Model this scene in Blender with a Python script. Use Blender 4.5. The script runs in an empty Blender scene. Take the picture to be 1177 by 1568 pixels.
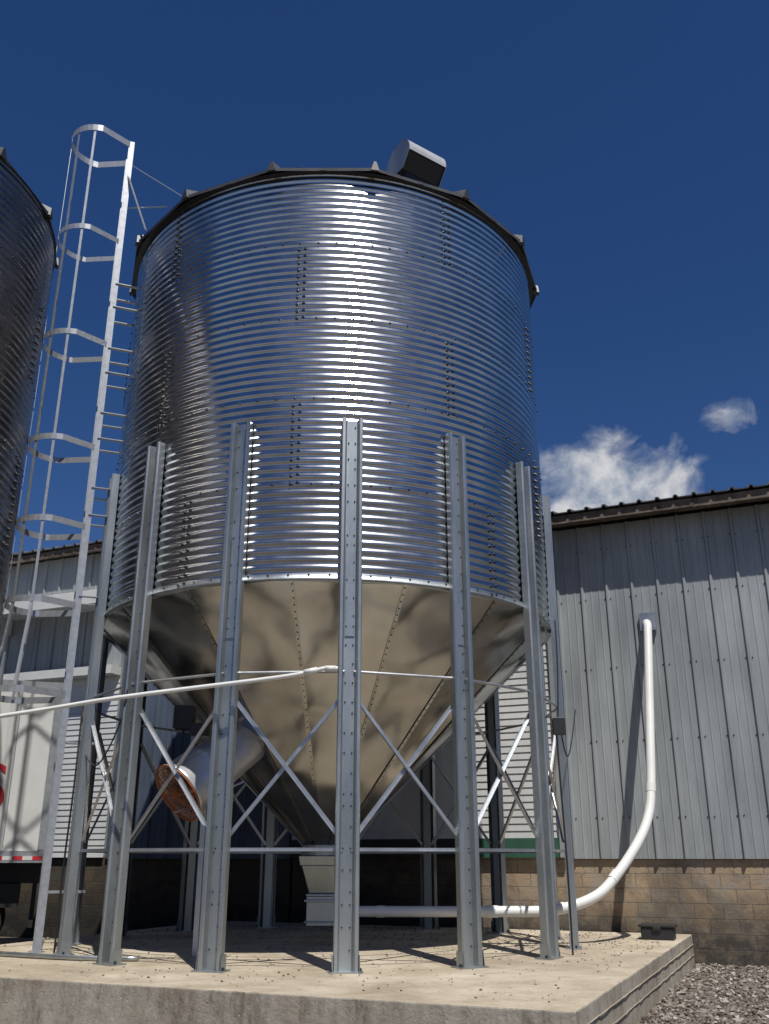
import bpy, math, random
from mathutils import Vector, Matrix, Quaternion
random.seed(7)
R2=math.radians
scene=bpy.context.scene
# ---------------------------------------------------------------- helpers
def link(o):
    scene.collection.objects.link(o); return o
def empty(name,loc=(0,0,0),rz=0):
    e=bpy.data.objects.new(name,None); e.empty_display_size=.5
    e.location=loc; e.rotation_euler=(0,0,rz); return link(e)
def mesh(name,v,f,mats,parent=None,smooth=False,mi=None,loc=None):
    me=bpy.data.meshes.new(name); me.from_pydata([tuple(p) for p in v],[],f)
    if not isinstance(mats,(list,tuple)): mats=[mats]
    for m in mats: me.materials.append(m)
    if mi: me.polygons.foreach_set('material_index',mi)
    if smooth: me.polygons.foreach_set('use_smooth',[True]*len(me.polygons))
    me.update()
    o=bpy.data.objects.new(name,me); link(o)
    if parent: o.parent=parent
    if loc: o.location=loc
    return o
class MB:
    def __init__(s): s.v=[];s.f=[];s.mi=[]
    def add(s,v,f,m=0):
        b=len(s.v); s.v+= [tuple(p) for p in v]; s.f+=[tuple(i+b for i in q) for q in f]; s.mi+=[m]*len(f)
    def box(s,a,b,m=0):
        (x0,y0,z0),(x1,y1,z1)=a,b
        s.add([(x0,y0,z0),(x1,y0,z0),(x1,y1,z0),(x0,y1,z0),(x0,y0,z1),(x1,y0,z1),(x1,y1,z1),(x0,y1,z1)],
              [(0,3,2,1),(4,5,6,7),(0,1,5,4),(1,2,6,5),(2,3,7,6),(3,0,4,7)],m)
    def bar(s,p,q,w,t,up=(0,0,1),m=0):
        p=Vector(p);q=Vector(q);d=(q-p).normalized();n=Vector(up);n=(n-d*n.dot(d))
        if n.length<1e-4: n=Vector((1,0,0))
        n.normalize();sd=d.cross(n)
        c=[]
        for e in (p,q):
            for a,b in ((-1,-1),(1,-1),(1,1),(-1,1)):
                c.append(e+sd*(a*w/2)+n*(b*t/2))
        s.add(c,[(0,3,2,1),(4,5,6,7),(0,1,5,4),(1,2,6,5),(2,3,7,6),(3,0,4,7)],m)
    def angle(s,p,q,w,t,up,m=0):
        p=Vector(p);q=Vector(q);s.bar(p,q,w,t,up,m)
        d=(q-p).normalized();n=Vector(up);n=(n-d*n.dot(d)).normalized();sd=d.cross(n)
        o=sd*(w/2+t/2)+n*(w*.35)
        s.bar(p+o,q+o,t,w*.7+t,up,m)
    def tube(s,pts,r,sides=12,m=0,cap=True,sub=0):
        P=[Vector(p) for p in pts]
        if sub:
            Q=[]
            n=len(P)
            for i in range(n-1):
                p0=P[max(i-1,0)];p1=P[i];p2=P[i+1];p3=P[min(i+2,n-1)]
                for k in range(sub):
                    t=k/sub
                    Q.append(.5*((2*p1)+(p2-p0)*t+(2*p0-5*p1+4*p2-p3)*t*t+(3*p1-p0-3*p2+p3)*t**3))
            Q.append(P[-1]);P=Q
        rr=r if isinstance(r,(list,tuple)) else [r]*len(P)
        d=(P[1]-P[0]).normalized()
        n=d.cross(Vector((0,0,1)))
        if n.length<.05:n=d.cross(Vector((1,0,0)))
        n.normalize();v=[];f=[]
        for i,p in enumerate(P):
            if i==0:dd=P[1]-P[0]
            elif i==len(P)-1:dd=P[-1]-P[-2]
            else:dd=P[i+1]-P[i-1]
            dd.normalize();n=(n-dd*n.dot(dd)).normalized();b=dd.cross(n)
            for k in range(sides):
                a=2*math.pi*k/sides;v.append(p+(n*math.cos(a)+b*math.sin(a))*rr[i])
        for i in range(len(P)-1):
            for k in range(sides):
                k2=(k+1)%sides;f.append((i*sides+k,i*sides+k2,(i+1)*sides+k2,(i+1)*sides+k))
        if cap:
            f.append(tuple(range(sides))[::-1]);f.append(tuple((len(P)-1)*sides+k for k in range(sides)))
        s.add(v,f,m)
    def bolt(s,p,n,r=.011,h=.009,m=0):
        p=Vector(p);n=Vector(n).normalized();a=n.cross(Vector((0,0,1)))
        if a.length<.1:a=n.cross(Vector((1,0,0)))
        a.normalize();b=n.cross(a);v=[]
        for k in range(6):
            t=k*math.pi/3;v.append(p+(a*math.cos(t)+b*math.sin(t))*r)
        for k in range(6):
            t=k*math.pi/3;v.append(p+(a*math.cos(t)+b*math.sin(t))*r*.6+n*h)
        s.add(v,[(k,(k+1)%6,6+(k+1)%6,6+k) for k in range(6)]+[(6,7,8,9,10,11)],m)
    def obj(s,name,mats,parent=None,smooth=False):
        return mesh(name,s.v,s.f,mats,parent,smooth,s.mi)
def bevel(o,w,seg=2):
    m=o.modifiers.new('b','BEVEL');m.width=w;m.segments=seg;m.limit_method='ANGLE';return o
# ---------------------------------------------------------------- materials
def nm(name):
    m=bpy.data.materials.new(name);m.use_nodes=True;nt=m.node_tree
    return m,nt,nt.nodes['Principled BSDF']
def noise(nt,scale,detail=4,rough=.6,vec=None,dist=0):
    n=nt.nodes.new('ShaderNodeTexNoise');n.inputs['Scale'].default_value=scale
    n.inputs['Detail'].default_value=detail;n.inputs['Roughness'].default_value=rough;n.inputs['Distortion'].default_value=dist
    if vec:nt.links.new(vec,n.inputs['Vector'])
    return n
def objvec(nt,scale=(1,1,1),kind='Object'):
    t=nt.nodes.new('ShaderNodeTexCoord');mp=nt.nodes.new('ShaderNodeMapping');mp.inputs['Scale'].default_value=scale
    nt.links.new(t.outputs[kind],mp.inputs['Vector']);return mp.outputs['Vector']
def ramp(nt,fac,stops):
    r=nt.nodes.new('ShaderNodeValToRGB');e=r.color_ramp.elements
    while len(e)<len(stops):e.new(.5)
    for i,(p,c) in enumerate(stops):
        e[i].position=p;e[i].color=(c[0],c[1],c[2],1) if isinstance(c,(tuple,list)) else (c,c,c,1)
    nt.links.new(fac,r.inputs['Fac']);return r.outputs['Color']
def mixc(nt,fac,a,b,mode='MIX'):
    m=nt.nodes.new('ShaderNodeMix');m.data_type='RGBA';m.blend_type=mode
    for s,v in ((m.inputs[0],fac),(m.inputs[6],a),(m.inputs[7],b)):
        if hasattr(v,'is_linked'):nt.links.new(v,s)
        else:s.default_value=v if isinstance(v,float) else (*v,1) if len(v)==3 else v
    return m.outputs[2]
def bump(nt,b,h,strength=.3,dist=.02,prev=None):
    n=nt.nodes.new('ShaderNodeBump');n.inputs['Strength'].default_value=strength;n.inputs['Distance'].default_value=dist
    nt.links.new(h,n.inputs['Height'])
    if prev:nt.links.new(prev,n.inputs['Normal'])
    nt.links.new(n.outputs['Normal'],b.inputs['Normal']);return n.outputs['Normal']
def metal(name,c0,c1,r0,r1,metallic=1.0,bs=0.0,bscale=1.2,dirt=None,stretch=(1,1,1),fine=.35):
    m,nt,b=nm(name);v=objvec(nt)
    vs=objvec(nt,stretch)
    n1=noise(nt,2.3,5 if fine else 2,.65 if fine else .45,vs);n2=noise(nt,45,2,.5,v)
    mx=nt.nodes.new('ShaderNodeMath');mx.operation='MULTIPLY_ADD';nt.links.new(n2.outputs['Fac'],mx.inputs[0]);mx.inputs[1].default_value=fine
    nt.links.new(n1.outputs['Fac'],mx.inputs[2])
    col=ramp(nt,mx.outputs[0],[(.3+fine*.45,c0),(.68+fine*.5,c1)])
    if dirt:
        n3=noise(nt,1.1,6,.7,vs);fac=ramp(nt,n3.outputs['Fac'],[(.5,0.),(.75,.7)])
        col=mixc(nt,fac,col,dirt)
    nt.links.new(col,b.inputs['Base Color'])
    rr=nt.nodes.new('ShaderNodeMapRange');rr.inputs['From Min'].default_value=.3;rr.inputs['From Max'].default_value=.7
    rr.inputs['To Min'].default_value=r0;rr.inputs['To Max'].default_value=r1
    nt.links.new(n1.outputs['Fac'],rr.inputs['Value']);nt.links.new(rr.outputs[0],b.inputs['Roughness'])
    b.inputs['Metallic'].default_value=metallic
    if bs:
        n4=noise(nt,bscale,1,.4,v);bump(nt,b,n4.outputs['Fac'],bs,.1)
    return m
def plain(name,c,r=.5,metallic=0,var=.15,scale=6,bs=0.):
    m,nt,b=nm(name);n=noise(nt,scale,5,.6,objvec(nt))
    c0=tuple(x*(1-var) for x in c);c1=tuple(min(1,x*(1+var)) for x in c)
    nt.links.new(ramp(nt,n.outputs['Fac'],[(.3,c0),(.7,c1)]),b.inputs['Base Color'])
    b.inputs['Roughness'].default_value=r;b.inputs['Metallic'].default_value=metallic
    if bs:bump(nt,b,n.outputs['Fac'],bs,.02)
    return m
M_wall=[metal('galvanised_sheet_a',(.42,.42,.41),(.55,.55,.54),.16,.22),
        metal('galvanised_sheet_b',(.36,.36,.355),(.48,.48,.47),.20,.27),
        metal('galvanised_sheet_c',(.46,.46,.45),(.59,.59,.58),.14,.19)]
M_wall_dark=[metal('dark_reflection_sheet_a',(.22,.20,.18),(.32,.30,.28),.22,.32),  # left bin: dark brown reflections put into the sheet colour
        metal('dark_reflection_sheet_b',(.17,.155,.14),(.27,.25,.23),.25,.36),
        metal('dark_reflection_sheet_c',(.24,.225,.205),(.34,.32,.30),.20,.30)]
M_hop=metal('hopper_steel',(.33,.325,.31),(.46,.45,.43),.16,.26,bs=.65,bscale=1.3,fine=.0)
M_post=metal('post_steel',(.31,.34,.345),(.45,.48,.485),.33,.46,metallic=.85,stretch=(1,1,.3))
M_brace=metal('brace_steel',(.36,.38,.40),(.52,.54,.56),.32,.48,metallic=.85)
M_roof=metal('roof_steel',(.10,.105,.11),(.18,.185,.19),.5,.65,metallic=.5)
M_alum=plain('ladder_galvanised',(.40,.42,.44),.42,.6,.15,14)
M_bolt=plain('bolt_heads',(.05,.05,.055),.4,.5)
M_dark=plain('black_paint',(.02,.02,.022),.5)
M_rubber=plain('rubber',(.025,.025,.025),.85)
M_pvc=plain('white_pvc',(.70,.71,.68),.35,0,.06,3)
M_white=plain('white_paint',(.60,.61,.60),.5,0,.08,2)
M_vent=plain('vent_sheet',(.42,.43,.45),.5,.3,.12,8)
M_whitefan=plain('fan_white_paint',(.6,.61,.62),.3,.5,.1,4)
M_orange=plain('orange_guard',(.28,.09,.035),.6,0,.35,12)
M_red=plain('red_vinyl',(.50,.03,.04),.4)
M_green=plain('green_paint',(.03,.10,.065),.6)
M_wood=plain('weathered_fascia',(.12,.095,.075),.85,0,.6,5,.4)
def siding_metal(name,c0,c1,rust):
    m,nt,b=nm(name);vs=objvec(nt,(1.6,1,.22));v=objvec(nt)
    n=noise(nt,2.2,7,.65,vs);n2=noise(nt,.5,3,.5,v)
    col=ramp(nt,n.outputs['Fac'],[(.3,c0),(.68,c1)])
    n3=noise(nt,5,6,.75,vs);f=ramp(nt,n3.outputs['Fac'],[(.55,0.),(.8,.6)])
    col=mixc(nt,f,col,rust)
    f2=ramp(nt,n2.outputs['Fac'],[(.35,.78),(.65,1.)])
    col=mixc(nt,1.0,col,f2,'MULTIPLY')
    nt.links.new(col,b.inputs['Base Color']);b.inputs['Roughness'].default_value=.5;b.inputs['Metallic'].default_value=.15
    return m
M_gray=siding_metal('gray_ribbed_metal',(.27,.30,.305),(.40,.43,.435),(.20,.20,.185))
M_blue=siding_metal('blue_ribbed_metal',(.08,.11,.16),(.13,.16,.22),(.10,.09,.08))
M_lap=siding_metal('white_lap_siding',(.62,.63,.62),(.74,.75,.74),(.5,.48,.43))
# block
def mk_block(name,mul):
    m,nt,b=nm(name);t=nt.nodes.new('ShaderNodeTexCoord');sp=nt.nodes.new('ShaderNodeSeparateXYZ');cb=nt.nodes.new('ShaderNodeCombineXYZ')
    nt.links.new(t.outputs['Object'],sp.inputs[0]);nt.links.new(sp.outputs[0],cb.inputs[0]);nt.links.new(sp.outputs[2],cb.inputs[1])
    br=nt.nodes.new('ShaderNodeTexBrick');nt.links.new(cb.outputs[0],br.inputs['Vector'])
    br.inputs['Scale'].default_value=1;br.inputs['Brick Width'].default_value=.42;br.inputs['Row Height'].default_value=.21
    br.inputs['Mortar Size'].default_value=.008;br.inputs['Mortar Smooth'].default_value=.3;br.inputs['Bias'].default_value=0
    br.inputs['Color1'].default_value=(.45,.33,.20,1);br.inputs['Color2'].default_value=(.35,.265,.18,1);br.inputs['Mortar'].default_value=(.25,.21,.16,1)
    n=noise(nt,.8,8,.75,t.outputs['Object'],.5);f=ramp(nt,n.outputs['Fac'],[(.48,0.),(.56,.55),(.7,.9)])
    col=mixc(nt,f,br.outputs['Color'],(.125,.105,.085))
    ng=noise(nt,2.2,6,.7,t.outputs['Object']);fg=ramp(nt,ng.outputs['Fac'],[(.50,0.),(.64,.7)])
    col=mixc(nt,fg,col,(.31,.29,.255))
    mr=nt.nodes.new('ShaderNodeMapRange');nt.links.new(sp.outputs[2],mr.inputs['Value'])
    mr.inputs['From Min'].default_value=.3;mr.inputs['From Max'].default_value=1.1;mr.inputs['To Min'].default_value=.85;mr.inputs['To Max'].default_value=0
    n2=noise(nt,4,5,.7,t.outputs['Object']);mm=nt.nodes.new('ShaderNodeMath');mm.operation='MULTIPLY';nt.links.new(mr.outputs[0],mm.inputs[0]);nt.links.new(n2.outputs['Fac'],mm.inputs[1])
    mm2=nt.nodes.new('ShaderNodeMath');mm2.operation='MULTIPLY';mm2.inputs[1].default_value=2.2;mm2.use_clamp=True;nt.links.new(mm.outputs[0],mm2.inputs[0])
    col=mixc(nt,mm2.outputs[0],col,(.06,.052,.043))
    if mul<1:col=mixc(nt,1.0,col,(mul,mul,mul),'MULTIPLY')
    nt.links.new(col,b.inputs['Base Color']);b.inputs['Roughness'].default_value=.9
    inv=nt.nodes.new('ShaderNodeMath');inv.operation='SUBTRACT';inv.inputs[0].default_value=1;nt.links.new(br.outputs['Fac'],inv.inputs[1])
    p=bump(nt,b,inv.outputs[0],.8,.02);n5=noise(nt,30,5,.7,t.outputs['Object']);bump(nt,b,n5.outputs['Fac'],.5,.02,p)
    return m
M_block=mk_block('concrete_block',1);M_block_shaded=mk_block('shaded_concrete_block',.22)  # second block is a darkened copy, bin shadow put into its colour
def mk_conc():
    m,nt,b=nm('pad_concrete');v=objvec(nt)
    n=noise(nt,1.3,8,.7,v);col=ramp(nt,n.outputs['Fac'],[(.3,(.31,.255,.18)),(.5,(.46,.395,.295)),(.7,(.56,.50,.395))])
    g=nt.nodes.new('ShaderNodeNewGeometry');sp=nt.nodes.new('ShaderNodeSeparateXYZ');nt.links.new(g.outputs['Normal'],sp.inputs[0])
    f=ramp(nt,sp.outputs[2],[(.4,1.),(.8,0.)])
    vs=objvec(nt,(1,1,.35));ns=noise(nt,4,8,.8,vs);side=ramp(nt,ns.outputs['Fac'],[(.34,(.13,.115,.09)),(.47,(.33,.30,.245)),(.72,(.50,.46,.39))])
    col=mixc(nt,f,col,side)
    n3=noise(nt,6,6,.8,v);f3=ramp(nt,n3.outputs['Fac'],[(.54,0.),(.68,.6)])
    col=mixc(nt,f3,col,(.19,.15,.11))
    n7=noise(nt,.55,5,.7,v,.6);f7=ramp(nt,n7.outputs['Fac'],[(.46,0.),(.62,.45)])
    col=mixc(nt,f7,col,(.24,.19,.135))
    n6=noise(nt,60,4,.8,v);f6=ramp(nt,n6.outputs['Fac'],[(.60,0.),(.70,.75)])
    col=mixc(nt,f6,col,(.11,.08,.055))
    nt.links.new(col,b.inputs['Base Color']);b.inputs['Roughness'].default_value=.9
    n4=noise(nt,14,8,.75,v);p=bump(nt,b,n4.outputs['Fac'],.5,.03)
    w=nt.nodes.new('ShaderNodeTexVoronoi');w.inputs['Scale'].default_value=9;nt.links.new(v,w.inputs['Vector'])
    h=ramp(nt,w.outputs['Distance'],[(.02,0.),(.12,1.)]);bump(nt,b,h,.35,.02,p)
    return m
M_conc=mk_conc()
def mk_ground():
    m,nt,b=nm('gravel_ground');v=objvec(nt)
    w=nt.nodes.new('ShaderNodeTexVoronoi');w.inputs['Scale'].default_value=28;nt.links.new(v,w.inputs['Vector'])
    sp=nt.nodes.new('ShaderNodeSeparateColor');nt.links.new(w.outputs['Color'],sp.inputs[0])
    col=ramp(nt,sp.outputs[0],[(0,(.075,.062,.05)),(.5,(.155,.135,.115)),(1,(.26,.235,.205))])
    n=noise(nt,.6,6,.7,v);f=ramp(nt,n.outputs['Fac'],[(.4,0.),(.65,.7)])
    col=mixc(nt,f,col,(.125,.095,.07));nt.links.new(col,b.inputs['Base Color']);b.inputs['Roughness'].default_value=.95
    inv=ramp(nt,w.outputs['Distance'],[(0.,1.),(.6,0.)]);bump(nt,b,inv,.9,.03);return m
M_ground=mk_ground()
def mk_stone():
    m,nt,b=nm('gravel_stone');g=nt.nodes.new('ShaderNodeNewGeometry')
    nt.links.new(ramp(nt,g.outputs['Random Per Island'],[(0,(.07,.052,.04)),(.45,(.17,.14,.115)),(.85,(.29,.26,.225)),(1,(.45,.42,.38))]),b.inputs['Base Color'])
    b.inputs['Roughness'].default_value=.9;return m
M_stone=mk_stone()
# ---------------------------------------------------------------- ground
v=[(-300,-300,0),(300,-300,0),(300,300,0),(-300,300,0)]
mesh('ground',v,[(0,1,2,3)],M_ground)
YAW=-R2(23)
def W(u,v,z=0):
    return Vector((u*.9205+v*.3907,-u*.3907+v*.9205,z))
# ---------------------------------------------------------------- grain bin
PAD=.43;NR=5
def P(r,a,z):return Vector((r*math.cos(a),r*math.sin(a),z))
def grain_bin(name,cx,cy,R,a0,vent=True,ZJ=4.52,ZT=10.19,ztop=6.48,over=.155,wm=M_wall):
    root=empty(name,(cx,cy,0))
    NP=15;st=2*math.pi/NP
    seg=160;per=8;nz=55*per;rh=(ZT-ZJ)/NR;pitch=(ZT-ZJ)/55;amp=.0072
    v=[];f=[];mi=[]
    for j in range(nz+1):
        z=ZJ+(ZT-ZJ)*j/nz;r=R+amp*math.cos(2*math.pi*(z-ZJ)/pitch)
        for i in range(seg):
            a=a0+2*math.pi*i/seg;v.append((r*math.cos(a),r*math.sin(a),z))
    seam=[39,-8,28,-8,28]
    rnd=random.Random(3);sm=[[rnd.randrange(3) for _ in range(5)] for _ in range(5)]
    for j in range(nz):
        ring=min(4,j//(per*11))
        for i in range(seg):
            i2=(i+1)%seg;f.append((j*seg+i,j*seg+i2,(j+1)*seg+i2,(j+1)*seg+i))
            ph=(i+.5)*360/seg;mi.append(sm[ring][int(((ph-seam[ring])%360)//72)])
    mesh('corrugated_wall',v,f,wm,root,True,mi)
    # bolts
    b=MB()
    for ring in range(5):
        for k in range(5):
            for dx in (-.042,.042):
                a=a0+R2(seam[ring]+72*k)+dx/R
                for c in range(11):
                    z=ZJ+ring*rh+(c)*pitch
                    b.bolt(P(R+amp,a,z+(.02 if dx>0 else -.0)),P(1,a,0),.023,.018)
    for ring in range(6):
        n=int(2*math.pi*R/.235)
        for k in range(n):
            a=a0+2*math.pi*k/n;b.bolt(P(R+amp*.9,a,ZJ+ring*rh+(.012 if ring==0 else 0)-(.012 if ring==5 else 0)),P(1,a,0),.017,.014)
    # bottom angle ring
    g=MB();seg2=120
    vv=[];ff=[]
    prof=[(R+.012,ZJ+.03),(R+.016,ZJ-.03),(R+.03,ZJ-.035),(R-.06,ZJ-.06)]
    for i in range(seg2):
        a=2*math.pi*i/seg2
        for (r,z) in prof:vv.append(P(r,a,z))
    for i in range(seg2):
        for k in range(3):
            i2=(i+1)%seg2;ff.append((i*4+k,i2*4+k,i2*4+k+1,i*4+k+1))
    g.add(vv,ff);g.obj('base_ring',[M_post],root,True)
    # hopper cone : 15 panels with slightly dished faces
    NH=15;sub=12;rows=24;z0=ZJ-.04;z1=1.62;rt=R-.02;rb=.24
    v=[];f=[]
    for k in range(NH):
        base=len(v)
        for j in range(rows+1):
            t=j/rows;r=rt+(rb-rt)*t;z=z0+(z1-z0)*t
            for i in range(sub+1):
                s=i/sub;a=a0+R2(4.2)+st*(k-.5)+st*s
                q=math.sin(math.pi*s)
                dish=q*(.05*math.sin(math.pi*min(1,t*1.1))*(1-t*.6)+(1-t)*(.022*math.sin(8*t+k*2.1)+.014*math.sin(19*t+k*4.3+3*s)))
                v.append(P(r-dish*.7,a,z+dish*.7))
        for j in range(rows):
            for i in range(sub):
                q=base+j*(sub+1)+i;f.append((q,q+sub+1,q+sub+2,q+1))
    mesh('hopper_cone',v,f,M_hop,root,True)
    hs=MB()
    for k in range(NH):
        a=a0+R2(4.2)+st*(k-.5);nn=P(.707,a,-.707)
        hs.bar(P(rt+.004,a,z0-.004),P(rb+.02,a,z1-.0),.045,.006,nn,0)
        for c in range(44):
            t=(c+.5)/44;p=P(rt+(rb-rt)*t,a,z0+(z1-z0)*t)+nn*.008
            b.bolt(p,nn,.012,.01)
    hs.obj('hopper_seams',[M_hop],root)
    b.obj('bolts',[M_bolt],root)
    # discharge boot
    d=MB()
    d.tube([(0,0,1.66),(0,0,1.52)],.30,20,0);d.tube([(0,0,1.60),(0,0,1.575)],.37,20,0)
    def frust(h0,z0,h1,z1,m=0,dx=0):
        d.add([(-h0+dx,-h0,z0),(h0+dx,-h0,z0),(h0+dx,h0,z0),(-h0+dx,h0,z0),(-h1+dx,-h1,z1),(h1+dx,-h1,z1),(h1+dx,h1,z1),(-h1+dx,h1,z1)],
          [(0,3,2,1),(4,5,6,7),(0,1,5,4),(1,2,6,5),(2,3,7,6),(3,0,4,7)],m)
    frust(.29,1.40,.31,1.52);frust(.17,1.05,.27,1.40);frust(.21,1.02,.21,1.05)
    d.box((-.20,-.2,.66),(.20,.2,1.02));d.box((-.23,-.23,.95),(.23,.23,.98));d.box((-.23,-.23,.70),(.23,.23,.72))
    bevel(d.obj('discharge_boot',[M_post],root),.008)
    # posts
    po=MB();pb=MB();r0=R+amp+.006
    prof=[(-.122,.0),(-.128,.085),(-.118,.104),(-.088,.106),(-.074,.09),(-.060,.018),(.060,.018),(.074,.09),(.088,.106),(.118,.104),(.128,.085),(.122,.0)]
    for k in range(NP):
        a=a0+R2(4.2)+st*k;er=P(1,a,0);et=Vector((-math.sin(a),math.cos(a),0))
        v=[]
        zs=[PAD+.012,3.0,ZJ-.15,ztop]
        for z in zs:
            for (t,r) in prof:v.append(er*(r0+r)+et*t+Vector((0,0,z)))
        n=len(prof);f=[]
        for j in range(3):
            for i in range(n-1):f.append((j*n+i,j*n+i+1,(j+1)*n+i+1,(j+1)*n+i))
        po.add(v,f)
        if ztop>ZJ+1:
            po.bar(er*(r0+.024)+Vector((0,0,ZJ-.7)),er*(r0+.024)+Vector((0,0,ZJ+.45)),.10,.008,er)
        z=PAD+.2;c_=0
        while z<ztop-.05:
            for t in (-.04,.04):
                if (c_+k)%3!=0 or t>0:
                    pb.bolt(er*(r0+(.029 if ZJ-.7<z<ZJ+.45 else .019))+et*t+Vector((0,0,z)),er,.010,.012)
            z+=.12 if (c_%5)==2 else .21;c_+=1
        # foot
        c=er*(r0+.04)
        po.add([c+er*x+et*y+Vector((0,0,zz)) for zz in (PAD,PAD+.014) for x,y in ((-.1,-.17),(.1,-.17),(.1,.17),(-.1,.17))],
               [(0,3,2,1),(4,5,6,7),(0,1,5,4),(1,2,6,5),(2,3,7,6),(3,0,4,7)])
        for sgn in(-1,1):
            po.add([c+et*sgn*.135+er*(-.05)+Vector((0,0,PAD+.014)),c+et*sgn*.135+er*(.075)+Vector((0,0,PAD+.014)),c+et*sgn*.135+er*(.05)+Vector((0,0,PAD+.16)),c+et*sgn*.135+er*(-.05)+Vector((0,0,PAD+.16))],[(0,1,2,3)])
            pb.bolt(c+et*sgn*.15+er*.03+Vector((0,0,PAD+.014)),(0,0,1),.016,.03)
    o=po.obj('posts',[M_post],root);m=o.modifiers.new('s','SOLIDIFY');m.thickness=.005
    pb.obj('post_bolts',[M_bolt],root)
    # braces
    br=MB()
    for k in range(NP):
        a=a0+R2(4.2)+st*k;a2=a+st;rr=r0+.012;am=(a+a2)/2;er=P(1,am,0)
        da=.125/rr
        br.angle(P(rr,a+da*.6,3.15),P(rr,a2-da*.6,1.70),.04,.005,er)
        br.angle(P(rr-.03,a+da*.6,1.70),P(rr-.03,a2-da*.6,3.15),.04,.005,er)
        br.tube([P(rr+.02,a+da*.4,3.42),P(rr+.02,a2-da*.4,3.42)],.017,8)
        br.angle(P(rr-.0,a+da*.3,1.58),P(rr-.0,a2-da*.3,1.58),.03,.005,er)
        mid=(P(rr,a,3.15)+P(rr,a2,1.70))/2;br.bolt(mid+er*.0,er,.03,.02)
    br.obj('braces',[M_brace],root)
    # roof
    ro=MB();RC=R+over;ze=ZT+.02
    ar=a0+R2(8.5)
    Rt=.42;zt=ze+(RC-Rt)*.5
    for k in range(NP):
        a=ar+st*k;a2=ar+st*(k+1)
        p=[P(RC,a,ze),P(RC,a2,ze),P(Rt,a2,zt),P(Rt,a,zt)]
        am=(a+a2)/2
        ro.add(p+[P(RC-.01,a,ze-.04),P(RC-.01,a2,ze-.04)],[(0,1,2,3),(0,4,5,1)])
        e=P(1,a,0);t=Vector((-math.sin(a),math.cos(a),0));w=.04
        q=[P(RC+.02,a,ze-.05)+t*w*1.4,P(RC+.02,a,ze-.05)-t*w*1.4,P(RC+.01,a,ze+.10)-t*w*.4,P(RC+.01,a,ze+.10)+t*w*.4,
               P(Rt,a,zt-.02)+t*w,P(Rt,a,zt-.02)-t*w,P(Rt,a,zt+.09)-t*w*.5,P(Rt,a,zt+.09)+t*w*.5]
        ro.add(q,[(4,7,6,5),(0,4,5,1),(1,5,6,2),(2,6,7,3),(3,7,4,0)]);ro.add(q[:4],[(0,1,2,3)],1)
        for s in(-.25,0,.25):
            aa=am+st*s;x=RC*math.cos(st/2)/math.cos(aa-am)
            ro.bar(P(x-.02,aa,ze+.012),P(1.0,aa,ze+(RC-1.0)*.5+.0),.04,.03,(0,0,1))
    ro.tube([(0,0,zt-.02),(0,0,zt+.14)],.46,24);ro.tube([(0,0,zt+.14),(0,0,zt+.3)],[.5,.08],24)
    ro.obj('roof',[M_roof,M_dark],root)
    ev=MB();vv=[];ff=[]
    for i in range(60):
        a=2*math.pi*i/60
        vv+= [P(R-.01,a,ZT-.02),P(R+over*.5,a,ZT-.012)]
    for i in range(60):
        i2=(i+1)%60;ff.append((i*2,i*2+1,i2*2+1,i2*2))
    ev.add(vv,ff);ev.obj('eave_closure',[M_dark],root)
    if vent:
        vb=MB();n=16;rv=.31;L=.66
        pr=[(-rv,-.26)]
        for i in range(n+1):
            t=math.pi-(math.pi*1.02)*i/n;pr.append((rv*math.cos(t),rv*math.sin(t)))
        m_=len(pr);v=[]
        for x in(-L/2,L/2):
            for (y,z) in pr:v.append((x,-y,z))
        vb.add(v,[(i,i+1,m_+i+1,m_+i) for i in range(m_-1)],0)
        for s_ in(0,m_):
            vb.add([v[s_+i] for i in range(m_)]+[(v[s_][0],-.16,-.26)],[tuple(range(m_+1)) if s_ else tuple(range(m_+1))[::-1]],1)
        vb.add([(-L/2+.02,-.28,-.0),(L/2-.02,-.28,-.0),(L/2-.02,-.12,-.25),(-L/2+.02,-.12,-.25)],[(0,1,2,3)],2)
        vb.add([(-L/2+.02,-.12,-.25),(L/2-.02,-.12,-.25),(L/2-.02,.29,-.25),(-L/2+.02,.29,-.25)],[(0,1,2,3)],2)
        vb.box((-.24,-.12,-.8),(.24,.24,-.22),2)
        o=vb.obj('roof_vent',[M_vent,M_post,M_dark],root)
        a=a0+R2(27);o.location=P(2.55,a,ze+(RC-2.55)*.5+.50);o.rotation_euler=(0,R2(4),a+math.pi/2+R2(2))
        s=o.modifiers.new('s','SOLIDIFY');s.thickness=.008
    return root
CX,CY=-.824,13.47
A0=math.atan2(-.9981,.0610)
grain_bin('grain_bin',CX,CY,3.2,A0)
A1=math.atan2(-10.7,7.65)
grain_bin('grain_bin',-7.60,10.75,2.85,A1,False,4.0,9.95,3.95,.06,M_wall_dark)
# ---------------------------------------------------------------- ladder with safety cage
lad=empty('caged_ladder',(-4.13,12.2,0))
ow=Vector((-.933,-.36,0)).normalized();wd=Vector((-ow.y,ow.x,0))
lm=MB();ZL0=PAD;ZL1=12.26
for s in(-1,1):
    p=wd*s*.22
    lm.bar(p+Vector((0,0,ZL0)),p+Vector((0,0,ZL1)),.085,.03,wd)
    lm.bar(p+Vector((0,0,ZL0)),p+Vector((0,0,ZL0+.012)),.16,.16,wd)
z=ZL0+.35
while z<ZL1-1.1:
    lm.tube([wd*-.22+Vector((0,0,z)),wd*.22+Vector((0,0,z))],.016,8);z+=.3
lm.obj('rails_and_rungs',[M_alum],lad)
lb=MB();z=ZL0+.3
while z<ZL1-.1:
    lb.bolt(wd*-.236+Vector((0,0,z)),-wd,.018,.008);z+=.3
lb.obj('rail_bolts',[M_bolt],lad)
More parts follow.
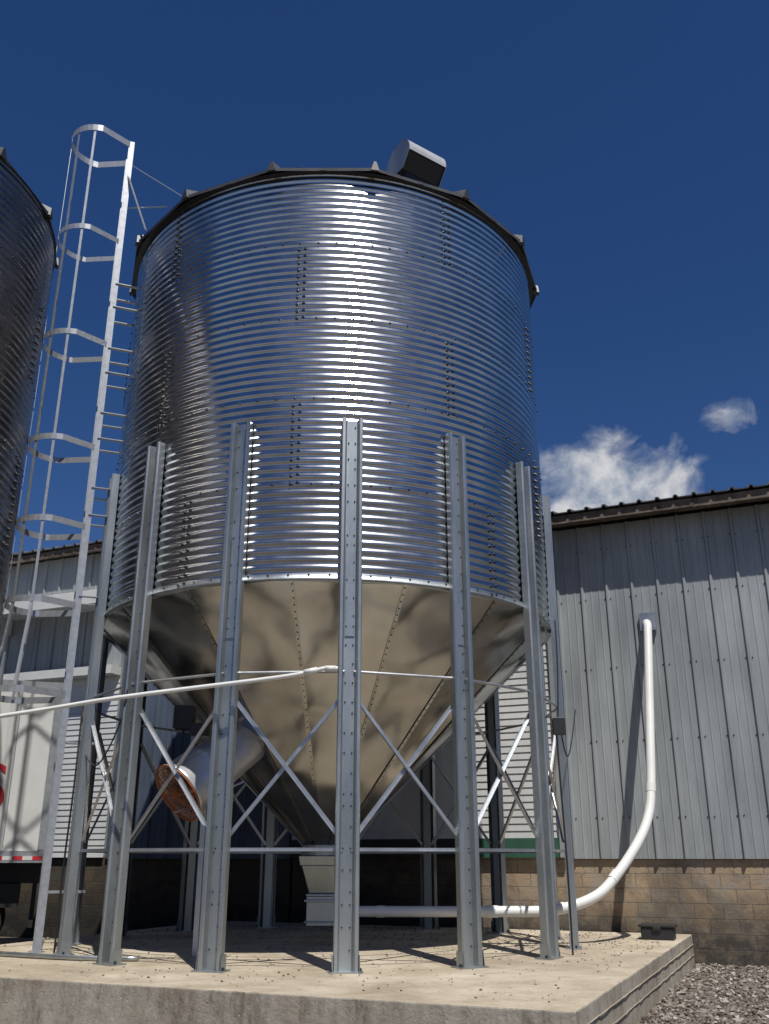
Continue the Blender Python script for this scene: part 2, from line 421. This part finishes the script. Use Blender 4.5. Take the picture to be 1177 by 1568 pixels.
cg=MB();hz=[12.2,10.35,8.55,6.9,5.72,4.62,3.45]
rad=.44;cen=.46
angs=[R2(x) for x in range(-90,91,10)]
def hoop(z,k=1.0,strap=.07):
    pts=[wd*-.22+Vector((0,0,z))]
    pts+=[ow*(cen*k+rad*k*math.cos(a))+wd*(rad*k*math.sin(a))+Vector((0,0,z)) for a in angs]
    pts.append(wd*.22+Vector((0,0,z)))
    for i in range(len(pts)-1):
        d=(pts[i+1]-pts[i]).normalized();n=d.cross(Vector((0,0,1)))
        cg.bar(pts[i]-d*.003,pts[i+1]+d*.003,strap,.006,n)
for i,z in enumerate(hz):hoop(z,1.15 if i==6 else 1.0,.11 if i==0 else .085)
for a in (-75,-38,0,38,75):
    a=R2(a);p=ow*(cen+(rad-.01)*math.cos(a))+wd*((rad-.01)*math.sin(a))
    p2=ow*(cen+(rad-.01)*math.cos(a))*1.13+wd*((rad-.01)*math.sin(a))*1.13
    cg.bar(p+Vector((0,0,hz[5])),p+Vector((0,0,hz[0])),.035,.006,p-ow*cen)
    cg.bar(p2+Vector((0,0,hz[6])),p+Vector((0,0,hz[5])),.035,.006,p-ow*cen)
cg.obj('safety_cage',[M_alum],lad)
bk=MB()
inw=-ow
for i,z in enumerate([4.75,5.9,6.3,7.05,7.45,8.1,8.5,9.2,9.6]):
    for s in(-1,1):
        bk.bar(wd*s*.22+Vector((0,0,z)),wd*s*.22+inw*.42+Vector((0,0,z)),.06,.012,(0,0,1))
C=Vector((CX,CY,0))-Vector((-4.13,12.2,0))
for s,ph,zz in((-1,-42,12.2),(1,-60,11.6),(-1,-48,11.3)):
    a=A0+R2(ph);e=C+P(3.3,a,10.31)
    bk.bar(wd*s*.22+Vector((0,0,zz)),e,.035,.012,(0,0,1))
for z in(1.1,2.9):
    bk.bar(wd*-.22+Vector((0,0,z)),wd*-.22+inw*.5+Vector((0,0,z)),.09,.03,(0,0,1))
bk.obj('stand_off_brackets',[M_alum],lad)
# ---------------------------------------------------------------- white transfer pipe
tp=empty('grain_transfer_pipe')
t=MB()
path=[(-.62,13.42,.83),(1.5,13.4,.83),(2.25,13.4,.85),(2.8,13.5,1.00),(3.14,13.65,1.25),(3.55,13.92,1.68),(3.80,14.15,2.05),(3.92,14.3,2.45),(4.05,14.55,3.2),(4.2,14.85,4.1),(4.34,15.13,4.95),(4.38,15.25,5.14),(4.43,15.5,5.22),(4.5,15.75,5.22)]
t.tube(path,.068,16,0,True,6)
t.obj('pipe',[M_pvc],tp,True)
t=MB()
for i,(p,q) in enumerate([((1.35,13.4,.83),(1.5,13.4,.83)),((2.24,13.397,.848),(2.38,13.415,.876)),((3.09,13.625,1.21),(3.18,13.68,1.295)),((3.91,14.287,2.40),(3.93,14.32,2.52)),((-.1,13.41,.83),(.0,13.41,.83))]):
    t.tube([p,q],.075,24)
t.obj('couplings',[M_pvc],tp)
t=MB();t.bar(W(-1.93,15.93,5.22),W(-1.93,15.86,5.22),.26,.3,(0,0,1));t.obj('wall_flange',[M_brace],tp)
t=MB()
for p in ((1.0,13.4),(2.15,13.4)):
    t.bar((p[0],p[1],PAD),(p[0],p[1],.79),.05,.05,(1,0,0))
t.obj('pipe_supports',[M_brace],tp)
# thin pipe in front
t=MB()
t.tube([(-9.0,10.9,2.35),(-4.35,10.62,2.98),(-2.9,10.33,3.15),(-1.2,10.05,3.31),(-.78,9.98,3.37),(-.64,9.97,3.40),(-.50,9.98,3.40)],.024,10,0,True,5)
t.tube([(-.86,9.99,3.36),(-.72,9.97,3.385)],.032,10);t.tube([(-.64,9.97,3.40),(-.52,9.98,3.40)],.032,10)
t.obj('compressed_air_pipe',[M_pvc],None,True)
jb=empty('junction_box',(2.20,12.02,3.05))
t=MB();t.box((-.07,-.06,-.10),(.07,.04,.10));t.box((-.08,-.075,-.11),(.08,-.06,.11))
bevel(t.obj('enclosure',[M_dark],jb),.008)
t=MB();t.tube([(0,0,.1),(.02,0,.4),(.05,.05,.9),(.06,.1,1.4)],.010,6,0,True,4);t.tube([(.03,0,-.1),(.1,.1,-.35),(.2,.3,-.2),(.35,.6,.3)],.009,6,0,True,5)
t.tube([(-.03,0,-.1),(-.02,0,-.7),(-.0,0,-1.6),(.0,.0,PAD-3.05)],.012,6,0,True,4)
t.obj('cables',[M_dark],jb)
t=MB();t.tube([(-3.95,12.35,3.35),(-3.75,12.0,2.75),(-3.45,11.6,2.55),(-3.1,11.1,2.95),(-3.0,10.95,3.35)],.010,6,0,True,6)
t.tube([(-3.95,12.35,3.3),(-3.9,12.2,2.4),(-3.92,12.2,1.4),(-3.95,12.3,PAD)],.012,6,0,True,6);t.obj('electrical_cable',[M_dark],None,True)
# ---------------------------------------------------------------- aeration fan
fan=empty('aeration_fan',(-2.20,11.95,2.5))
ax=Vector((-.60,-.55,-.58)).normalized()
t=MB();O=Vector((0,0,0))
t.tube([O-ax*1.0,O-ax*.45,O-ax*.05,O+ax*.0],[.28,.30,.33,.35],24,0,False)
t.tube([O,O+ax*.05,O+ax*.40,O+ax*.45],[.37,.35,.35,.38],28,0,False)
t.obj('fan_housing',[M_whitefan],fan,True).modifiers.new('s','SOLIDIFY').thickness=.01
g=MB();b1=ax.cross(Vector((0,0,1))).normalized();b2=ax.cross(b1);G=O+ax*.47
for r in [.06+.04*i for i in range(9)]:
    pts=[G+ax*(.06*(1-(r/.4)**2))+(b1*math.cos(a)+b2*math.sin(a))*r for a in [2*math.pi*i/28 for i in range(29)]]
    g.tube(pts,.006 if r<.36 else .012,5,0,False)
for i in range(8):
    a=math.pi/4*i;d=b1*math.cos(a)+b2*math.sin(a);g.tube([G+ax*.06,G+ax*.03+d*.25,G+d*.38],.008,5)
g.obj('guard_grille',[M_orange],fan)
g=MB();g.tube([O+ax*.1,O+ax*.42],.13,16)
for i in range(6):
    a=math.pi/3*i;d=b1*math.cos(a)+b2*math.sin(a);d2=b1*math.cos(a+.5)+b2*math.sin(a+.5)
    g.add([O+ax*.2+d*.12,O+ax*.3+d2*.12,O+ax*.3+d2*.33,O+ax*.2+d*.33],[(0,1,2,3)])
g.obj('motor_and_blades',[M_rubber],fan)
g=MB();g.box((-.42,-.2,.50),(-.18,.0,.78));g.box((-.20,-.25,.42),(.02,-.08,.56));g.tube([(-.3,-.1,.5),(-.3,-.12,.2),(-.2,-.1,.1)],.015,6,0,True,4)
bevel(g.obj('switch_box',[M_dark],fan),.01)
g=MB();g.bar((.0,.0,-.35),(.0,.0,PAD-2.5),.06,.06,(1,0,0));g.bar((-.3,-.3,-.5),(.4,.35,-.1),.06,.02,(0,0,1));g.obj('fan_stand',[M_brace],fan)
# ---------------------------------------------------------------- pad
def prism(poly,z0,z1):
    n=len(poly);v=[(x,y,z0) for x,y in poly]+[(x,y,z1) for x,y in poly]
    return v,[tuple(range(n))[::-1],tuple(range(n,2*n))]+[(i,(i+1)%n,n+(i+1)%n,n+i) for i in range(n)]
poly=[(-8,3.4),(-8,7.7),(-1.73,7.7),(-1.73,15.75),(-9.9,15.75),(-9.9,10.2),(-14.6,10.2),(-14.6,3.4)]
pp=[]
rnd=random.Random(4)
for i,(x,y) in enumerate(poly):
    pp.append((x,y))
    x2,y2=poly[(i+1)%len(poly)]
    if i in(1,2):
        n=60
        for k in range(1,n):
            t=k/n;d=rnd.uniform(-.008,.004);pp.append((x+(x2-x)*t+(d if i==2 else 0),y+(y2-y)*t-(d if i==1 else 0)))
v,f=prism(pp,-.1,PAD)
pad=mesh('concrete_pad',v,f,M_conc);pad.rotation_euler=(0,0,YAW)
m=pad.modifiers.new('b','BEVEL');m.width=.014;m.segments=2;m.limit_method='ANGLE';m.angle_limit=R2(50)
fm=MB();
fm.bar((-1.722,7.72,.30),(-1.722,15.7,.30),.004,.010,(1,0,0));fm.bar((-1.722,7.72,.16),(-1.722,15.7,.165),.003,.008,(1,0,0))
o=fm.obj('form_marks',[M_conc]);o.parent=pad
t=MB();t.tube([W(-9.0,9.2,PAD+.03),W(-7.6,9.15,PAD+.03),W(-6.9,9.35,PAD+.03)],.028,10,0,True,4);t.obj('loose_pipe',[M_post],None,True)
eb=MB();eb.box((-.22,-.14,0),(.22,.14,.16));eb.box((-.25,-.16,.16),(.25,.16,.20));eb.box((-.06,-.17,.12),(.06,-.14,.18))
o=bevel(eb.obj('bait_box',[M_dark]),.015);o.location=W(-2.05,14.6,PAD);o.rotation_euler=(0,0,YAW)
# ---------------------------------------------------------------- barn
barn=empty('metal_barn',rz=YAW)
def ribbed(name,u0,u1,z0,z1,v0,mat,parent,sp=.43,off=0,jag=True):
    xs=[(u0,0)];u=u0+off+.1
    while u<u1-.08:
        xs+=[(u-.032,0),(u-.016,.036),(u+.016,.036),(u+.032,0)]
        for q in(.15,.29):
            if u+sp*.0+q+.02<u1-.04: xs+=[(u+q-.014,0),(u+q-.006,.006),(u+q+.006,.006),(u+q+.014,0)]
        u+=sp
    xs.append((u1,0));v=[];f=[]
    n=len(xs)
    for i,(x,d) in enumerate(xs):
        v.append((x,v0-d,z0));
    for i,(x,d) in enumerate(xs):v.append((x,v0-d,z1))
    f=[(i,i+1,n+i+1,n+i) for i in range(n-1)]
    o=mesh(name,v,f,mat,parent);m=o.modifiers.new('s','SOLIDIFY');m.thickness=.003;m.offset=-1
    return o
def lap(name,u0,u1,z0,z1,v0,mat,parent,e=.115):
    v=[];f=[];z=z0
    while z<z1-.01:
        t=min(z+e,z1);b=len(v)
        v+=[(u0,v0-.018,z),(u1,v0-.018,z),(u1,v0-.003,t),(u0,v0-.003,t),(u0,v0-.003,z),(u1,v0-.003,z)]
        f+=[(b,b+1,b+2,b+3),(b+4,b+5,b+1,b)];z=t
    return mesh(name,v,f,mat,parent)
ribbed('ribbed_wall_gray',-3.55,14,1.48,7.05,15.95,M_gray,barn,off=.02)
lap('white_siding',-8.6,-3.62,1.8,7.05,15.95,M_lap,barn)
t=MB();t.box((-3.66,15.88,1.5),(-3.55,15.99,7.05));t.obj('corner_trim',[M_gray],barn)
t=MB();t.box((-5.4,15.90,1.5),(-3.67,15.97,1.8));t.obj('sill_board',[M_green],barn)
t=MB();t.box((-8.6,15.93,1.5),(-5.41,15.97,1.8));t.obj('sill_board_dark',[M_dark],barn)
t=MB();t.box((-5.4,16.0,-.2),(14,16.25,1.52));t.obj('block_foundation',[M_block],barn)
t=MB();t.box((-8.6,16.0,-.2),(-5.4,16.25,1.52));t.obj('block_foundation_dark',[M_block_shaded],barn)  # bin shadow painted into this stretch of block
t=MB();t.box((-8.6,16.02,1.52),(14,16.2,7.0));t.box((-8.6,28,0),(14,28.2,7.0));t.box((13.8,16.2,0),(14,28,7.0));t.box((-8.6,16.2,0),(-8.4,28,7.0));t.obj('rear_walls',[M_gray],barn)
def rof(parent,u0,u1,ze,vf,vb,sp,prefix=''):
    t=MB();rise=(vb-vf)/2*.26;vm=(vf+vb)/2
    xs=[];u=u0
    while u<u1:
        xs+=[(u,0),(u+sp*.42,0),(u+sp*.5,.045),(u+sp*.66,.045),(u+sp*.74,0)];u+=sp
    n=len(xs);v=[(x,vf,ze+d) for x,d in xs]+[(x,vm,ze+rise+d) for x,d in xs]+[(x,vb,ze+d) for x,d in xs]
    t.add(v,[(i,i+1,n+i+1,n+i) for i in range(n-1)]+[(n+i,n+i+1,2*n+i+1,2*n+i) for i in range(n-1)])
    o=t.obj(prefix+'metal_roof',[M_roof],parent);m=o.modifiers.new('s','SOLIDIFY');m.thickness=.02
    for u in(u0+.05,u1-.1):
        g=MB();g.add([(u,vf+.3,ze-.06),(u,vb-.3,ze-.06),(u,vm,ze+rise-.08)],[(0,1,2)]);g.obj(prefix+'gable',[M_gray],parent)
    g=MB();rnd=random.Random(9);u=u0
    while u<u1:
        w=rnd.uniform(2.4,3.6);dz=rnd.uniform(-.012,.012)
        g.box((u,vf+.06,ze-.19+dz),(min(u+w,u1)-.006,vf+.10,ze-.03+dz));u+=w
    g.box((u0,vf+.11,ze-.10),(u1,vf+.50,ze-.07))
    bevel(g.obj(prefix+'fascia_boards',[M_wood],parent),.008)
rof(barn,-8.9,14.3,7.20,15.42,28.6,.30)
t=MB()
for zz in(2.1,3.3,4.5,5.7,6.6):
    u=-3.43+.0
    while u<13.5:
        for d in(-.05,.05):t.bolt((u+d,15.948,zz+random.uniform(-.01,.01)),(0,-1,0),.013,.01)
        u+=.43
t.obj('siding_screws',[M_bolt],barn)
# left warehouse
wh=empty('warehouse',rz=YAW)
ribbed('ribbed_wall_blue',-12.75,-8.65,1.48,7.9,15.94,M_blue,wh)
lap('white_siding',-26,-12.8,1.5,5.1,15.94,M_lap,wh)
ribbed('ribbed_wall_gray',-26,-12.8,5.3,7.9,15.90,M_gray,wh)
t=MB();t.box((-26,15.6,5.1),(-12.8,15.93,5.28));t.box((-26,15.2,6.55),(-12.8,15.84,6.72));t.box((-26,15.12,6.50),(-12.8,15.19,6.80))
for u in range(-25,-12,3):t.box((u,15.3,6.2),(u+.08,15.85,6.54))
t.obj('white_trim_beams',[M_white],wh)
t=MB();t.box((-26,15.99,-.2),(-8.65,16.25,1.49));t.obj('block_foundation',[M_block_shaded],wh)  # block colour darkened to stand in for shade behind the bin
t=MB();t.box((-26,16.02,1.5),(-8.65,16.2,7.85));t.box((-26,28,0),(-8.65,28.2,7.85));t.box((-26.0,16.25,0),(-25.8,28,7.85));t.obj('rear_walls',[M_gray],wh)
rof(wh,-26.3,-8.95,8.05,15.55,28.7,.30)
# ---------------------------------------------------------------- semi trailer
tr=empty('semi_trailer',(-5.5,16.0,0),rz=R2(19))
t=MB();U1=0.;U0=-12.;V0=0.;V1=2.55
t.box((U0,V0,1.48),(U1,V1,4.28))
bevel(t.obj('box_body',[M_white],tr),.02)
t=MB()
u=U1-.62
while u>U0:
    t.box((u-.006,V0-.004,1.65),(u+.006,V0-.0005,4.15),0);u-=.62
t.obj('panel_seams',[M_post],tr)
t=MB();t.box((U0,V0-.02,4.16),(U1+.01,V0-.0,4.30));t.box((U0,V0-.025,1.42),(U1+.01,V0-.0,1.60));t.box((U1-.09,V0-.024,1.61),(U1+.012,V0,4.15));t.box((U1,V0+.02,1.45),(U1+.03,V1,4.25))
t.obj('rails',[M_alum],tr)
t=MB();u=U1;k=0
while u>U0+.2:
    t.box((u-.15,V0-.030,1.46),(u,V0-.0255,1.52),k%2);u-=.15;k+=1
t.obj('reflective_tape',[M_red,M_white],tr)
t=MB();t.box((U0,V0+.7,1.1),(U1,V1-.7,1.45));t.box((U1-2.9,V0+.3,.75),(U1-.3,V1-.3,1.1))
for u in(U1-1.0,U1-2.3,):
    t.tube([(u,V0+.2,.5),(u,V1-.2,.5)],.08,10)
t.box((U1-.1,V0+.3,.45),(U1-.03,V1-.3,.55));t.box((U1-.1,V0+.8,.55),(U1-.03,V0+.9,1.45));t.box((U1-.1,V1-.9,.55),(U1-.03,V1-.8,1.45))
t.box((U0+2,V0+.5,.0),(U0+2.15,V0+.65,1.4));t.box((U0+2,V1-.65,.0),(U0+2.15,V1-.5,1.4))
t.obj('chassis',[M_dark],tr)
t=MB()
for u in(U1-1.0,U1-2.3):
    for a,b in((V0+.05,V0+.32),(V0+.36,V0+.62),(V1-.32,V1-.05),(V1-.62,V1-.36)):
        t.tube([(u,a,.5),(u,a+.04,.5),(u,b-.04,.5),(u,b,.5)],[.44,.5,.5,.44],28,0)
        t.tube([(u,a-.01,.5),(u,a,.5)],.25,16,1)
t.obj('wheels',[M_rubber,M_post],tr)
fc=bpy.data.curves.new('lettering','FONT');fc.body='LOGISTICS';fc.size=1.0;fc.align_x='RIGHT';fc.extrude=.002
fo=bpy.data.objects.new('lettering',fc);link(fo);fo.data.materials.append(M_red);fo.parent=tr;fo.location=(-.66,V0-.012,2.25);fo.rotation_euler=(R2(90),0,0)
# ---------------------------------------------------------------- gravel
st=MB()
def stone(p,s):
    vs=[]
    for d in((1,0,0),(-1,0,0),(0,1,0),(0,-1,0),(0,0,1),(0,0,-1)):
        vs.append(Vector(d)*s*random.uniform(.6,1.2))
    q=Quaternion((random.random()-.5,random.random()-.5,random.random()-.5,random.random()-.5)).normalized()
    vs=[q@x for x in vs];vs=[Vector((x.x,x.y,x.z*.7))+p for x in vs]
    st.add(vs,[(0,2,4),(2,1,4),(1,3,4),(3,0,4),(2,0,5),(1,2,5),(3,1,5),(0,3,5)])
for i in range(9000):
    u=-1.7+5.2*random.random()**1.3;v=random.uniform(6.5,15.95)
    stone(W(u,v,random.uniform(0,.02)),random.uniform(.012,.038)*(1.8 if random.random()<.1 else 1))
for i in range(2500):
    stone(W(random.uniform(-14,-9.95),random.uniform(10.3,15.9),random.uniform(0,.02)),random.uniform(.015,.045))
for i in range(1500):   # grit swept onto the slab
    u=random.uniform(-9.7,-1.9);v=min(15.7,random.gauss(14.3,1.3)) if random.random()<.6 else random.uniform(8,15)
    if v<7.9:continue
    stone(W(u,v,PAD+.004),random.uniform(.005,.020))
st.obj('gravel',[M_stone])
st=MB()
for i in range(420):
    u=random.uniform(-9,-1.9);v=random.choice((random.uniform(7.9,15),random.uniform(12,15.6)))
    p=W(u,v,PAD+.004);s=random.uniform(.008,.030);a=random.random()*6.28
    d=Vector((math.cos(a),math.sin(a),0))*s;e=Vector((-math.sin(a),math.cos(a),0))*s*.6
    st.add([p-d,p+e+Vector((0,0,.006)),p+d+Vector((0,0,random.uniform(0,.012))),p-e],[(0,3,2,1)])
st.obj('leaf_litter',[M_wood])
# ---------------------------------------------------------------- light
az=R2(162);E=R2(62)
s=Vector((math.sin(az)*math.cos(E),math.cos(az)*math.cos(E),math.sin(E)))
L=bpy.data.lights.new('sun','SUN');L.energy=4.9;L.angle=R2(.5);L.color=(1,.955,.89)
lo=bpy.data.objects.new('sun',L);link(lo);lo.rotation_euler=s.to_track_quat('Z','Y').to_euler();lo.location=(5,-10,25)
w=bpy.data.worlds.new('World');scene.world=w;w.use_nodes=True;nt=w.node_tree
for n in list(nt.nodes):nt.nodes.remove(n)
out=nt.nodes.new('ShaderNodeOutputWorld');sky=nt.nodes.new('ShaderNodeTexSky');sky.sky_type='NISHITA';sky.sun_disc=False
sky.sun_elevation=E;sky.sun_rotation=az;sky.air_density=1.0;sky.dust_density=.3;sky.ozone_density=3.5;sky.altitude=500
bg=nt.nodes.new('ShaderNodeBackground');bg.inputs['Strength'].default_value=.060
tint=mixc(nt,1.0,sky.outputs[0],(.95,.90,1.04),'MULTIPLY')
hs=nt.nodes.new('ShaderNodeHueSaturation');hs.inputs['Saturation'].default_value=1.22;nt.links.new(tint,hs.inputs['Color']);nt.links.new(hs.outputs[0],bg.inputs[0])
tc=nt.nodes.new('ShaderNodeTexCoord')
def ell(c,sx,sz):
    sub=nt.nodes.new('ShaderNodeVectorMath');sub.operation='SUBTRACT';sub.inputs[1].default_value=c;nt.links.new(tc.outputs['Generated'],sub.inputs[0])
    mu=nt.nodes.new('ShaderNodeVectorMath');mu.operation='MULTIPLY';mu.inputs[1].default_value=(1/sx,1/sx,1/sz);nt.links.new(sub.outputs[0],mu.inputs[0])
    ln=nt.nodes.new('ShaderNodeVectorMath');ln.operation='LENGTH';nt.links.new(mu.outputs[0],ln.inputs[0])
    mr=nt.nodes.new('ShaderNodeMapRange');nt.links.new(ln.outputs['Value'],mr.inputs['Value']);mr.inputs['From Min'].default_value=0;mr.inputs['From Max'].default_value=1;mr.inputs['To Min'].default_value=1;mr.inputs['To Max'].default_value=0
    return mr.outputs[0]
def mth(op,a,b):
    m=nt.nodes.new('ShaderNodeMath');m.operation=op
    for i,x in enumerate((a,b)):
        if hasattr(x,'is_linked'):nt.links.new(x,m.inputs[i])
        else:m.inputs[i].default_value=x
    return m.outputs[0]
e1=ell((.240,.905,.357),.15,.082);e2=ell((.353,.84,.411),.06,.03);e3=ell((.19,.92,.345),.09,.045);e4=ell((.315,.87,.378),.05,.022)
mk=mth('MAXIMUM',mth('MAXIMUM',e1,mth('MULTIPLY',mth('MAXIMUM',e2,e4),.55)),mth('MULTIPLY',e3,.85))
cn=noise(nt,15,10,.60,tc.outputs['Generated'],.5)
vv=mth('ADD',mth('MULTIPLY',mk,.66),mth('SUBTRACT',cn.outputs['Fac'],.72))
fac=ramp(nt,vv,[(.0,0.),(.10,.30),(.22,.85),(.32,1.)])
fac=mth('MULTIPLY',fac,mth('MINIMUM',mth('MULTIPLY',mk,3.),.95))
cb=nt.nodes.new('ShaderNodeBackground');cb.inputs['Strength'].default_value=.70
cn2=noise(nt,24,6,.6,tc.outputs['Generated'])
nt.links.new(ramp(nt,cn2.outputs['Fac'],[(.38,(.38,.46,.60)),(.58,(.95,.95,.97))]),cb.inputs[0])
ms=nt.nodes.new('ShaderNodeMixShader');nt.links.new(fac,ms.inputs[0]);nt.links.new(bg.outputs[0],ms.inputs[1]);nt.links.new(cb.outputs[0],ms.inputs[2]);nt.links.new(ms.outputs[0],out.inputs[0])
# ---------------------------------------------------------------- camera
cam=bpy.data.cameras.new('camera');co=bpy.data.objects.new('camera',cam);link(co)
cam.sensor_fit='VERTICAL';cam.sensor_height=36;cam.sensor_width=27;cam.lens=36*1430/1568;cam.clip_end=1500
co.location=(0,0,1.5);co.rotation_euler=(R2(110.3),0,0);scene.camera=co
scene.view_settings.view_transform='Standard';scene.view_settings.look='None';scene.view_settings.exposure=0
